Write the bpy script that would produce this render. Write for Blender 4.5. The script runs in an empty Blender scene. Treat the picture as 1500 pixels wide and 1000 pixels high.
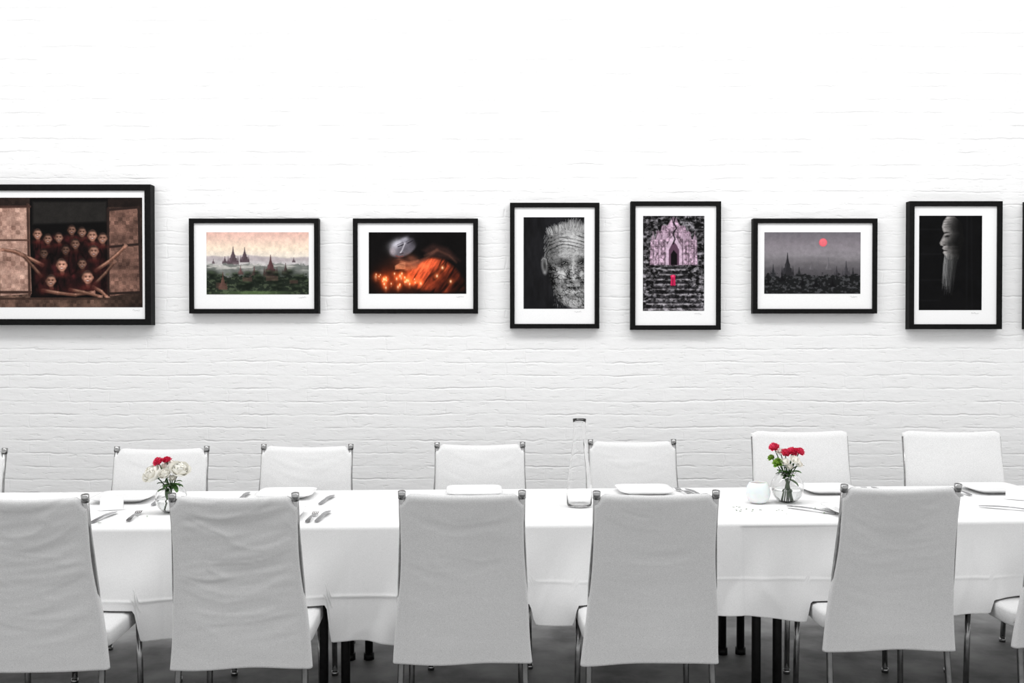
import bpy, bmesh, math, random
import numpy as np
from mathutils import Vector, Matrix, noise as mn
random.seed(4)
scene = bpy.context.scene
COL = scene.collection
try:
    scene.view_settings.view_transform = 'Standard'
except Exception:
    pass

# ---------------------------------------------------------------- materials
def mat(name, color=(.8,.8,.8), rough=.5, metal=0., **kw):
    m = bpy.data.materials.new(name); m.use_nodes = True
    b = m.node_tree.nodes['Principled BSDF']
    b.inputs['Base Color'].default_value = (*color, 1)
    b.inputs['Roughness'].default_value = rough
    b.inputs['Metallic'].default_value = metal
    for k, v in kw.items():
        b.inputs[k.replace('_', ' ')].default_value = v
    return m

def add_noise(m, scale, c1, c2, bump=0., detail=4., bscale=None, bdist=.002, lo=.35, hi=.65):
    nt = m.node_tree; N = nt.nodes; L = nt.links
    b = N['Principled BSDF']
    tc = N.new('ShaderNodeTexCoord')
    n = N.new('ShaderNodeTexNoise'); n.inputs['Scale'].default_value = scale; n.inputs['Detail'].default_value = detail
    L.new(tc.outputs['Object'], n.inputs['Vector'])
    r = N.new('ShaderNodeValToRGB')
    r.color_ramp.elements[0].position = lo; r.color_ramp.elements[1].position = hi
    r.color_ramp.elements[0].color = (*c1, 1); r.color_ramp.elements[1].color = (*c2, 1)
    L.new(n.outputs['Fac'], r.inputs['Fac']); L.new(r.outputs['Color'], b.inputs['Base Color'])
    if bump:
        n2 = N.new('ShaderNodeTexNoise'); n2.inputs['Scale'].default_value = bscale or scale; n2.inputs['Detail'].default_value = 3
        L.new(tc.outputs['Object'], n2.inputs['Vector'])
        bp = N.new('ShaderNodeBump'); bp.inputs['Strength'].default_value = bump; bp.inputs['Distance'].default_value = bdist
        L.new(n2.outputs['Fac'], bp.inputs['Height']); L.new(bp.outputs['Normal'], b.inputs['Normal'])
    return m

M_chair = add_noise(mat('chair_fabric', rough=1., Specular_IOR_Level=.1), 420, (.63,.63,.63), (.79,.79,.79), bump=.2, bscale=520, bdist=.0008)
M_cloth = add_noise(mat('table_linen', rough=1., Specular_IOR_Level=.15), 300, (.82,.82,.82), (.89,.89,.89), bump=.15, bscale=400, bdist=.001)
M_chrome = add_noise(mat('chrome', rough=.22, metal=1.), 30, (.30,.30,.30), (.42,.42,.42))
M_steel = mat('cutlery_steel', (.28,.28,.29), .2, 1.)
M_black = add_noise(mat('black_leg_paint', rough=.45, Specular_IOR_Level=.25), 40, (.004,.004,.004), (.009,.009,.009))
M_frame = add_noise(mat('black_frame_wood', rough=.6, Specular_IOR_Level=.12), 60, (.002,.002,.002), (.005,.005,.005))
M_mat = add_noise(mat('mat_board', rough=.9), 200, (.88,.88,.88), (.91,.91,.91))
M_ink = mat('pencil', (.25,.25,.25), .8)
M_china = add_noise(mat('white_china', rough=.2), 8, (.78,.78,.78), (.84,.84,.84))
M_wood = add_noise(mat('table_board', rough=.6), 12, (.1,.09,.08), (.16,.14,.12))
M_glass = mat('clear_glass', (1,1,1), .0, 0., IOR=1.40, Transmission_Weight=1.)
M_water = mat('water', (.97,.99,.98), .0, 0., IOR=1.33, Transmission_Weight=1.)
M_frost = add_noise(mat('frosted_votive', rough=.5, Subsurface_Weight=.3), 20, (.84,.84,.84), (.9,.9,.9))
M_red = add_noise(mat('red_petal', rough=.8, Specular_IOR_Level=.2), 40, (.78,.02,.08), (1.,.12,.24))
M_white = add_noise(mat('white_petal', rough=.8, Specular_IOR_Level=.2), 30, (.90,.88,.81), (.96,.95,.90))
M_green = add_noise(mat('leaf_green', rough=.5), 50, (.02,.06,.014), (.07,.17,.035))
M_lime = add_noise(mat('bud_green', rough=.6), 60, (.15,.34,.03), (.38,.6,.09))
M_stem = add_noise(mat('stem_green', rough=.5), 50, (.015,.05,.01), (.04,.10,.025))

# ---- painted brick wall
M_wall = mat('painted_brick', (.88,.88,.88), .8)
nt = M_wall.node_tree; N = nt.nodes; L = nt.links; B = N['Principled BSDF']
B.inputs['Specular IOR Level'].default_value=.2
def MATH(op,a,b=None,c=None):
    n=N.new('ShaderNodeMath'); n.operation=op
    for i,v in enumerate((a,b,c)):
        if v is None: continue
        if isinstance(v,(int,float)): n.inputs[i].default_value=v
        else: L.new(v,n.inputs[i])
    return n.outputs[0]
def NOISE(vec,scale,detail,mp=None):
    if mp is not None:
        q=N.new('ShaderNodeMapping'); q.inputs['Scale'].default_value=mp; L.new(vec,q.inputs[0]); vec=q.outputs[0]
    n=N.new('ShaderNodeTexNoise'); n.inputs['Scale'].default_value=scale; n.inputs['Detail'].default_value=detail; L.new(vec,n.inputs['Vector']); return n
def RAMP(f,a,b):
    n=N.new('ShaderNodeMapRange'); n.interpolation_type='SMOOTHSTEP'; n.inputs[1].default_value=a; n.inputs[2].default_value=b; L.new(f,n.inputs[0]); return n.outputs[0]
tc = N.new('ShaderNodeTexCoord'); sp = N.new('ShaderNodeSeparateXYZ'); cb = N.new('ShaderNodeCombineXYZ')
L.new(tc.outputs['Object'], sp.inputs[0]); L.new(sp.outputs['X'], cb.inputs['X']); L.new(sp.outputs['Z'], cb.inputs['Y'])
base=cb.outputs[0]
def warp(src,nz,amt):
    v=N.new('ShaderNodeVectorMath'); v.operation='MULTIPLY_ADD'; v.inputs[1].default_value=amt; L.new(nz.outputs['Color'],v.inputs[0]); L.new(src,v.inputs[2]); return v.outputs[0]
w1=warp(base,NOISE(base,2.2,3),(.05,.034,0)); w1=warp(w1,NOISE(base,19,5),(.026,.019,0))
def BRICK(w_,ms,sm_):
    br=N.new('ShaderNodeTexBrick'); br.inputs['Scale'].default_value=1; br.inputs['Brick Width'].default_value=w_
    br.inputs['Row Height'].default_value=.074; br.inputs['Mortar Size'].default_value=ms; br.inputs['Mortar Smooth'].default_value=sm_; L.new(w1,br.inputs['Vector']); return br.outputs['Fac']
bh=BRICK(60.,.0080,1.); bb=BRICK(.225,.0075,1.)
m1=RAMP(NOISE(base,3.6,5,(1,3.2,1)).outputs['Fac'],.42,.66)
m2=RAMP(NOISE(base,6.,3,(1,1,1)).outputs['Fac'],.45,.70)
j=MATH('ADD',MATH('MULTIPLY',bh,MATH('MULTIPLY_ADD',m1,.90,.08)),MATH('MULTIPLY',bb,MATH('MULTIPLY',m2,.5)))
chips=RAMP(NOISE(base,30,6,(.5,1.7,1)).outputs['Fac'],.58,.70)
rough_=NOISE(base,16,9,(.6,1.5,1)).outputs['Fac']
hgt=MATH('MULTIPLY_ADD',j,-1.,MATH('MULTIPLY_ADD',rough_,1.1,MATH('MULTIPLY',chips,-.45)))
bp=N.new('ShaderNodeBump'); bp.inputs['Strength'].default_value=.40; bp.inputs['Distance'].default_value=.008
L.new(hgt,bp.inputs['Height']); L.new(bp.outputs[0],B.inputs['Normal'])
crack=MATH('MULTIPLY',RAMP(bh,.75,1.),RAMP(NOISE(base,10,6,(1,2.4,1)).outputs['Fac'],.58,.68))
mx=N.new('ShaderNodeMix'); mx.data_type='RGBA'; L.new(MATH('MULTIPLY',crack,.25),mx.inputs[0]); mx.inputs[6].default_value=(.88,.88,.88,1); mx.inputs[7].default_value=(.45,.45,.45,1)
L.new(mx.outputs[2],B.inputs['Base Color'])

M_floor = add_noise(mat('concrete_floor', rough=.6), 3.5, (.07,.07,.07), (.34,.34,.34), bump=.3, detail=10, bscale=30, bdist=.004, lo=.32, hi=.70)

# ---------------------------------------------------------------- mesh helpers
def mesh(name, verts, faces, m, parent=None, smooth=True, recalc=False):
    me = bpy.data.meshes.new(name); me.from_pydata([tuple(v) for v in verts], [], faces); me.update()
    if recalc:
        bm=bmesh.new(); bm.from_mesh(me); bmesh.ops.remove_doubles(bm,verts=bm.verts,dist=1e-5); bmesh.ops.recalc_face_normals(bm,faces=bm.faces); bm.to_mesh(me); bm.free()
    if smooth:
        me.polygons.foreach_set('use_smooth', [True]*len(me.polygons))
    me.materials.append(m)
    o = bpy.data.objects.new(name, me); COL.objects.link(o)
    if parent: o.parent = parent
    return o

def empty(name, loc=(0,0,0), rz=0.):
    o = bpy.data.objects.new(name, None); o.empty_display_size = .1
    o.location = loc; o.rotation_euler = (0,0,rz); COL.objects.link(o); return o

def boxg(x0,x1,y0,y1,z0,z1):
    v = [(x0,y0,z0),(x1,y0,z0),(x1,y1,z0),(x0,y1,z0),(x0,y0,z1),(x1,y0,z1),(x1,y1,z1),(x0,y1,z1)]
    f = [(0,3,2,1),(4,5,6,7),(0,1,5,4),(1,2,6,5),(2,3,7,6),(3,0,4,7)]
    return v, f

def box(name, b, m, parent=None, bevel=0.):
    v, f = boxg(*b); o = mesh(name, v, f, m, parent, False)
    if bevel:
        md = o.modifiers.new('b', 'BEVEL'); md.width = bevel; md.segments = 2
    return o

def lathe_g(prof, n=40, cx=0, cy=0):
    V=[];F=[]
    for r,z in prof:
        for i in range(n):
            a=2*math.pi*i/n; V.append((cx+r*math.cos(a), cy+r*math.sin(a), z))
    for k in range(len(prof)-1):
        for i in range(n):
            j=(i+1)%n; F.append((k*n+i,k*n+j,(k+1)*n+j,(k+1)*n+i))
    return V,F

def tube_g(pts, r, n=12, cap=True):
    V=[];F=[]; pts=[Vector(p) for p in pts]
    rs = r if isinstance(r,(list,tuple)) else [r]*len(pts)
    prev=None
    for k,p in enumerate(pts):
        if k==0: t=pts[1]-p
        elif k==len(pts)-1: t=p-pts[k-1]
        else: t=pts[k+1]-pts[k-1]
        t.normalize()
        if prev is None:
            a=Vector((1,0,0)) if abs(t.x)<.9 else Vector((0,1,0))
        else: a=prev
        u=(a-t*a.dot(t)).normalized(); w=t.cross(u); prev=u
        for i in range(n):
            an=2*math.pi*i/n; V.append(p+(u*math.cos(an)+w*math.sin(an))*rs[k])
    for k in range(len(pts)-1):
        for i in range(n):
            j=(i+1)%n; F.append((k*n+i,k*n+j,(k+1)*n+j,(k+1)*n+i))
    if cap:
        F.append(tuple(range(n-1,-1,-1))); b=(len(pts)-1)*n; F.append(tuple(range(b,b+n)))
    return V,F

def merge(*gs):
    V=[];F=[]
    for v,f in gs:
        o=len(V); V+=list(v); F+=[tuple(i+o for i in q) for q in f]
    return V,F

# ---------------------------------------------------------------- room
WY = 5.8
box('wall_back', (-9,9,WY,WY+.2,0,4.6), M_wall)
box('floor', (-9,9,-5,WY+.2,-.1,0), M_floor)
box('baseboard_back', (-9,9,WY-.015,WY,0,.1), M_mat, bevel=.003)

# ---------------------------------------------------------------- painter for the flat prints
class Cv:
    def __init__(s, x0,y0,x1,y1,sc,base):
        s.W=int((x1-x0)*sc)+1; s.H=int((y1-y0)*sc)+1
        xs=np.linspace(x0,x1,s.W); ys=np.linspace(y0,y1,s.H)
        s.X,s.Y=np.meshgrid(xs,ys); s.sc=sc
        s.a=np.zeros((s.H,s.W,3)); s.a[:]=np.array(base)/255.
    def put(s,m,c,al=1.):
        c=np.asarray(c,float)/255.; m=(m*al)[...,None]; s.a=s.a*(1-m)+c*m
    def ell(s,cx,cy,rx,ry,c,rot=0,al=1.,soft=.8):
        a=math.radians(rot); dx=s.X-cx; dy=s.Y-cy
        u=dx*math.cos(a)+dy*math.sin(a); v=-dx*math.sin(a)+dy*math.cos(a)
        d=np.sqrt((u/rx)**2+(v/ry)**2)
        s.put(np.clip((1-d)*min(rx,ry)/soft+.5,0,1),c,al)
    def blob(s,cx,cy,rx,ry,c,al=1.,rot=0):
        a=math.radians(rot); dx=s.X-cx; dy=s.Y-cy
        u=dx*math.cos(a)+dy*math.sin(a); v=-dx*math.sin(a)+dy*math.cos(a)
        s.put(np.exp(-((u/rx)**2+(v/ry)**2)),c,al)
    def glow(s,cx,cy,r,c,al=1.):
        d2=((s.X-cx)**2+(s.Y-cy)**2)/(r*r); s.a=s.a+np.exp(-d2)[...,None]*np.asarray(c)/255.*al
    def segd(s,p,q):
        px,py=p;qx,qy=q; dx=qx-px;dy=qy-py; l=dx*dx+dy*dy+1e-9
        t=np.clip(((s.X-px)*dx+(s.Y-py)*dy)/l,0,1)
        return np.hypot(s.X-px-t*dx,s.Y-py-t*dy)
    def line(s,pts,w,c,al=1.,soft=.7):
        d=np.full(s.X.shape,1e9)
        for p,q in zip(pts[:-1],pts[1:]): d=np.minimum(d,s.segd(p,q))
        s.put(np.clip((w/2-d)/soft+.5,0,1),c,al)
    def polym(s,pts,soft=.7):
        ins=np.zeros(s.X.shape,bool); d=np.full(s.X.shape,1e9)
        n=len(pts)
        for i in range(n):
            p=pts[i];q=pts[(i+1)%n]
            d=np.minimum(d,s.segd(p,q))
            if p[1]!=q[1]:
                c=((p[1]>s.Y)!=(q[1]>s.Y))&(s.X<(q[0]-p[0])*(s.Y-p[1])/(q[1]-p[1])+p[0]); ins^=c
        return np.clip(np.where(ins,d,-d)/soft+.5,0,1)
    def poly(s,pts,c,al=1.,soft=.7): s.put(s.polym(pts,soft),c,al)
    def noise(s,sx,sy,seed,octv=4,X=None,Y=None):
        X=s.X if X is None else X; Y=s.Y if Y is None else Y
        out=np.zeros(X.shape); amp=1.;tot=0
        for o in range(octv):
            rg=np.random.RandomState(seed+o*17); g=rg.rand(97,97)
            fx=(X/sx*2**o+o*3.7)%96; fy=(Y/sy*2**o+o*5.3)%96
            ix=fx.astype(int);iy=fy.astype(int); tx=fx-ix;ty=fy-iy
            tx=tx*tx*(3-2*tx);ty=ty*ty*(3-2*ty)
            v=(g[iy,ix]*(1-tx)+g[iy,ix+1]*tx)*(1-ty)+(g[iy+1,ix]*(1-tx)+g[iy+1,ix+1]*tx)*ty
            out+=v*amp;tot+=amp;amp*=.55
        return out/tot
    def ridge(s,sx,sy,seed,w=.05,octv=2,X=None,Y=None):
        n=s.noise(sx,sy,seed,octv,X,Y); return np.exp(-((n-.5)/w)**2)
    def grad(s,stops):
        ys=[t[0] for t in stops]
        for k in range(3): s.a[...,k]=np.interp(s.Y,ys,[t[1][k]/255. for t in stops])
    def mul(s,f): s.a=s.a*f[...,None]
    def grain(s,amt,seed=1):
        rg=np.random.RandomState(seed); s.a=s.a*(1+amt*(rg.rand(s.H,s.W,1)-.5))

def pagoda(c,cx,top,base,w,col,al=1.,soft=.7):
    h=base-top
    c.poly([(cx-.3,top),(cx+.3,top),(cx+w*.06,top+h*.25),(cx+w*.13,top+h*.42),(cx+w*.2,top+h*.5),(cx+w*.2,top+h*.62),(cx+w*.33,top+h*.66),(cx+w*.34,top+h*.8),
            (cx+w*.5,top+h*.84),(cx+w*.5,base),(cx-w*.5,base),(cx-w*.5,top+h*.84),(cx-w*.34,top+h*.8),(cx-w*.33,top+h*.66),(cx-w*.2,top+h*.62),(cx-w*.2,top+h*.5),(cx-w*.13,top+h*.42),(cx-w*.06,top+h*.25)],col,al,soft)
    for k in(-1,1):
        c.poly([(cx+k*w*.42,top+h*.55),(cx+k*w*.36,top+h*.85),(cx+k*w*.48,top+h*.85)],col,al,soft)
    lite=[min(255,v*1.35+8) for v in col]
    c.poly([(cx-w*.05,top+h*.3),(cx-w*.18,top+h*.52),(cx-w*.3,top+h*.68),(cx-w*.44,top+h*.86),(cx-w*.2,top+h*.9),(cx-w*.06,top+h*.6)],lite,.45*al,1.2)

def weave(c,m,ca,cb_,cell,seed):
    wx=c.X+1.8*c.noise(14,14,seed+3,3); wy=c.Y+1.8*c.noise(14,14,seed+5,3)
    chk=((np.floor(wx/cell)+np.floor(wy/cell))%2)
    st=.5+.5*np.sin(np.where(chk>0,wx,wy)*2*math.pi/(cell/3.))
    rg=np.random.RandomState(seed); tab=rg.rand(200,200)
    cellv=tab[(np.floor(wx/cell).astype(int))%200,(np.floor(wy/cell).astype(int))%200]
    n=c.noise(16,16,seed,5)
    t=np.clip(chk*.10+st*.18+cellv*.26+n*.9-.2,0,1)[...,None]
    col=np.clip((np.array(ca)*(1-t)+np.array(cb_)*t)/255.,0,1)
    c.a=c.a*(1-m[...,None])+col*m[...,None]

def pic_children():
    c=Cv(-34,290,210,450,2.6,(60,42,34)); one=np.ones(c.X.shape)
    weave(c,one,(40,31,27),(146,112,96),5,3)
    c.mul(np.clip(np.interp(c.X,[-34,150,170,210],[1.,.9,.55,.5]),0,1))
    c.poly([(-34,290),(212,290),(212,304),(-34,304)],(22,17,16),.75,2)
    c.poly([(46,291),(160,291),(158,436),(46,436)],(9,8,8),1,1.5)
    c.poly([(50,296),(158,296),(158,325),(50,329)],(42,40,38),.8,4)
    m=c.polym([(-34,304),(44,302),(48,430),(-34,436)]); weave(c,m,(104,76,66),(232,192,174),6.5,8)
    for x in (-2,43): c.line([(x,300),(x+2,432)],4,(62,44,38),.95,1.5); c.line([(x+1.6,300),(x+3.6,432)],.8,(140,106,92),.6,1)
    c.line([(-34,304),(46,303)],3.5,(66,46,40),1,1.5); c.line([(-34,352),(44,352)],2.5,(80,58,50),1,1.3); c.line([(-34,428),(46,428)],4,(62,44,38),1,1.5)
    m=c.polym([(162,308),(203,304),(206,428),(160,434)]); weave(c,m,(48,34,30),(168,126,110),5.5,12)
    for p,q in [((160,306),(160,434)),((205,304),(208,430)),((160,362),(205,358)),((160,308),(205,304)),((160,430),(208,428))]: c.line([p,q],3.5,(42,31,28),1,1.5)
    # robed bodies below the heads
    m=c.polym([(52,352),(70,344),(150,346),(158,372),(158,432),(50,432)],5)
    rb=c.noise(9,14,44,4); fr=c.ridge(9,26,71,.05); col=np.stack([.05+.30*rb*rb,.035+.10*rb*rb,.035+.11*rb*rb],-1)*(1-.6*fr[...,None])
    c.a=c.a*(1-m[...,None])+col*m[...,None]
    faces=[(107,337,3,.8,.65),(122,340,-4,.8,.7),(88,348,-5,.8,.75),(98,366,5,.8,.5),(66,371,-5,.8,.5),(112,357,-8,.85,.6),(57,343,0,.85,.9),(72,350,6,.8,.75),(137,345,3,.92,.95),(152,349,8,.88,.85),(139,368,4,.95,.85),(122,386,6,.85,.62),(92,388,-8,1.05,1.05),(76,411,12,.98,.88),(130,406,-7,1.1,1.08)]
    def arm(pts,w,b):
        n=len(pts)-1
        for k in range(n):   # tapering towards the wrist, two tone
            c.line(pts[k:k+2],w*(1-.14*k)+1.4,(26,17,15),.5,2.2)
        for k in range(n):
            c.line(pts[k:k+2],w*(1-.14*k),(112*b,76*b,62*b),1,2)
        for k in range(n):
            c.line([(a,q-w*.2) for a,q in pts[k:k+2]],w*.38*(1-.14*k),(202*b,154*b,132*b),.7,2)
        x,y=pts[0]; c.blob(x,y,w*1.4,w*1.3,(60,26,24),.8)
    for x,y,r,s_,b in faces:
        rx,ry=6.9*s_,8.8*s_
        def C(v): return tuple(q*b for q in v)
        c.line([(x,y+ry*.6),(x+1,y+ry*1.25)],rx*.9,C((96,64,54)),1,2.4)
        c.blob(x,y+ry*1.6,rx*1.5,ry*.45,C((92,38,34)),.7)
        for k in(-1,1): c.ell(x+k*rx*.98,y+.6,1.3*s_,2.1*s_,C((140,96,80)),soft=1.2)
        c.ell(x,y,rx,ry,C((150,106,88)),r,soft=1.8)
        c.blob(x-rx*.9,y,rx*.4,ry*.8,C((70,46,38)),.6,r)
        c.poly([(x-rx*.98,y-ry*.34),(x-rx*.82,y-ry*.8),(x,y-ry*1.1),(x+rx*.82,y-ry*.8),(x+rx*.98,y-ry*.34),(x+rx*.5,y-ry*.66),(x-rx*.5,y-ry*.66)],C((48,37,34)),.85,2)
        c.blob(x+1.,y-ry*.38,rx*.6,ry*.2,C((216,170,148)),.65); c.blob(x-rx*.42,y+ry*.24,rx*.32,ry*.24,C((216,166,144)),.65); c.blob(x+rx*.5,y+ry*.24,rx*.36,ry*.26,C((228,178,156)),.7)
        c.blob(x+.2,y+ry*.14,rx*.16,ry*.22,C((230,180,158)),.75); c.blob(x,y+ry*.84,rx*.36,ry*.13,C((186,138,116)),.5)
        for k in(-1,1):
            c.blob(x+k*rx*.38,y-ry*.08,rx*.22,ry*.10,C((84,54,44)),.6); c.blob(x+k*rx*.38,y-ry*.05,rx*.15,ry*.055,C((14,8,8)),.95); c.line([(x+k*rx*.2,y-ry*.22),(x+k*rx*.58,y-ry*.21)],.5,C((50,32,28)),.6,.8)
        c.blob(x,y+ry*.31,rx*.15,ry*.045,C((80,46,38)),.7)
        c.blob(x,y+ry*.55,rx*.38,ry*.12,C((96,46,42)),.9); c.blob(x,y+ry*.535,rx*.30,ry*.06,C((252,242,234)),1.)
    arm([(64,388),(46,379),(24,369),(6,366)],5.4,.95); arm([(62,404),(50,390),(36,374)],4.6,.7)
    arm([(142,396),(160,384),(174,372),(184,362)],5.4,.95); arm([(140,416),(156,400),(168,385)],4.4,.7)
    arm([(64,425),(86,429),(112,432),(136,428)],5.2,.9); arm([(104,424),(124,428),(147,434)],4.8,.85); arm([(138,420),(150,427),(157,434)],5.,.95)
    for hx,hy,an0,b in [(6,366,3.1,.95),(184,362,-1.0,.95),(136,428,.0,.9),(147,434,.2,.85),(157,434,.8,.95),(36,374,3.8,.7),(168,385,-.9,.7)]:
        c.ell(hx,hy,2.8,2.2,(158*b,112*b,94*b),soft=1.5)
        for k in range(5):
            a=an0+(k-2)*.3; c.line([(hx,hy),(hx+4.8*math.cos(a),hy+4.4*math.sin(a))],1.15,(188*b,140*b,120*b),.8,1)
    c.poly([(-34,436),(162,436),(162,439),(-34,439)],(58,42,36),.9,1)
    c.mul(.84+.32*c.noise(7,7,55,4)); c.grain(.25); return c

def pic_pink():
    c=Cv(302,340,452,431,2.8,(0,0,0))
    c.grad([(340,(224,182,170)),(350,(232,198,182)),(364,(240,220,198)),(374,(230,218,204)),(390,(176,174,172)),(402,(90,94,86)),(431,(56,64,50))])
    c.mul(.985+.03*c.noise(40,8,4,3))
    c.put(np.clip((c.Y-371-7*c.noise(22,90,4,4)-2*np.sin(c.X*.05))/2.5,0,1),(168,158,164),.75)
    c.put(np.clip((c.Y-377-8*c.noise(26,90,14,4))/3,0,1),(192,188,188),.75)
    for x,t,b,w in [(341,361,387,17),(358,362,384,14),(329,375,386,8),(430,377,384,5),(312,379,386,4)]: pagoda(c,x,t,b,w,(78,64,70),.95,1)
    n2=c.noise(7,6,9,5)
    c.put(np.clip((c.Y-380-12*n2)/2,0,1),(98,103,98),.85)
    c.put(np.clip((c.noise(20,4,66,3)-.48)*7,0,1)*np.exp(-((c.Y-391)/5)**2),(206,202,196),.75)
    for a in [(396,373,405,22,(84,58,60)),(372,390,408,14,(104,76,76)),(352,389,402,8,(104,76,76)),(418,385,402,11,(76,62,62))]: pagoda(c,*a,soft=1)
    n3=c.noise(5,4,21,5)
    c.put(np.clip((c.Y-395-16*n3)/1.6,0,1),(30,37,29),.95)
    c.put(np.clip((c.noise(4,3,26,4)-.5)*7,0,1)*np.clip((c.Y-398)/4,0,1),(88,98,76),.7)
    rg=np.random.RandomState(6)
    for k in range(40):
        x=302+rg.rand()*150; y=398+rg.rand()*24; r=3+rg.rand()*6
        c.blob(x,y,r,r*.7,(18,24,18),.85); c.blob(x-1,y-r*.4,r*.6,r*.25,(92,104,78),.45)
    pagoda(c,326,398,424,13,(98,68,60),.8,1)
    for x,y,w_,h_ in [(322,414,12,8),(362,406,14,6),(398,404,18,7),(430,410,12,5)]:
        c.poly([(x-w_/2,y),(x+w_/2,y),(x+w_/2,y+h_),(x-w_/2,y+h_)],(96,70,64),.5,1.6)
    c.put(np.clip((c.Y-425)/2,0,1)*np.clip(1-abs(c.X-372)/70,0,1),(92,114,70),.8); c.mul(.9+.2*c.noise(5,5,40,3)); c.grain(.12); return c

def pic_candles():
    c=Cv(540,340,683,430,2.8,(9,7,7))
    c.mul(.4+1.2*c.noise(16,12,5))
    m=c.polym([(594,394),(608,384),(630,376),(650,380),(668,394),(680,410),(683,424),(650,430),(610,424),(596,408)],6)
    fx=c.X+c.Y*.6; t=c.noise(12,34,7,4,X=fx); rd=c.ridge(16,50,37,.045,3,X=fx)
    sh=np.clip(np.interp(c.X,[594,625,660,683],[.75,1.2,1.,.35])*np.interp(c.Y,[374,395,430],[.75,1.2,.75]),0,2)
    col=np.stack([(.16+.90*t*t*1.8)*sh,(.055+.38*t*t*1.8)*sh,(.035+.22*t*t*1.8)*sh],-1)*(1-.7*rd[...,None]); c.a=c.a*(1-m[...,None])+col*m[...,None]
    c.poly([(618,366),(634,357),(656,363),(674,382),(650,378),(630,376)],(48,30,27),.85,6)
    c.line([(622,374),(640,366),(658,374),(668,384)],2,(120,78,62),.5,4)
    # reclining head: forehead right/top, chin left/bottom
    c.ell(591,362,21,12.5,(96,92,100),-28,soft=3); c.blob(580,357,11,6.5,(204,202,212),.9,-28); c.blob(594,350,8,4,(182,180,192),.75,-24)
    c.blob(612,352,9,10,(10,9,10),.97,-20); c.blob(604,345,7,3.5,(14,12,14),.9,-24)
    c.line([(583,361),(591,358)],1.3,(26,22,28),.95,1.2); c.line([(597,356),(605,352)],1.2,(26,22,28),.9,1.2)
    c.line([(582,358.5),(590,355)],.8,(70,64,72),.8,1.2); c.line([(595,353.5),(603,349.6)],.8,(66,60,68),.8,1.2)
    c.line([(593,356),(589,366),(586.5,370)],1.7,(222,218,226),.8,1.8); c.line([(590.5,370.5),(586,371.6)],1.2,(44,34,38),.9,1.1)
    c.line([(580,374.5),(585,376),(590,375)],1.7,(118,66,62),.9,1.2); c.blob(575,368,5,6,(206,192,196),.6); c.blob(585,379.5,5,1.8,(150,104,92),.6)
    c.blob(592,386,17,6.5,(112,60,44),.9,12); c.blob(604,379,10,5.5,(142,84,64),.65,20)
    c.line([(608,390),(596,393),(583,390)],6,(150,88,62),.85,3.5); c.line([(612,383),(600,386),(588,384)],5,(178,108,80),.65,3.5)
    for k in range(4):
        c.line([(593,385+k*2.4),(585,386.5+k*2.2),(579,389.5+k*1.5)],1.3,(226,154,114),.6,1.3)
    c.line([(606,388),(624,378),(640,366)],4,(104,66,54),.6,4)
    rg=np.random.RandomState(3)
    c.glow(568,408,17,(130,44,16),.8); c.glow(600,410,18,(120,42,14),.7); c.glow(640,404,16,(70,26,12),.6)
    for k in range(30):
        x=546+rg.rand()*72; y=400+rg.rand()*23; s_=.5+rg.rand()*.8; c.glow(x,y,4.5*s_,(140,56,22),.6*s_)
        c.blob(x,y,1.1*s_,1.9*s_,(255,218,172),1.); c.blob(x,y+3.6,1.5*s_,2.6*s_,(150,76,50),.6)
    for x,y in [(648,392),(640,404),(660,412)]: c.glow(x,y,5,(120,60,28),.7); c.blob(x,y,1.4,2.,(255,222,176),1)
    c.mul(.87+.26*c.noise(5,5,30,3)); c.grain(.2); return c

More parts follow.
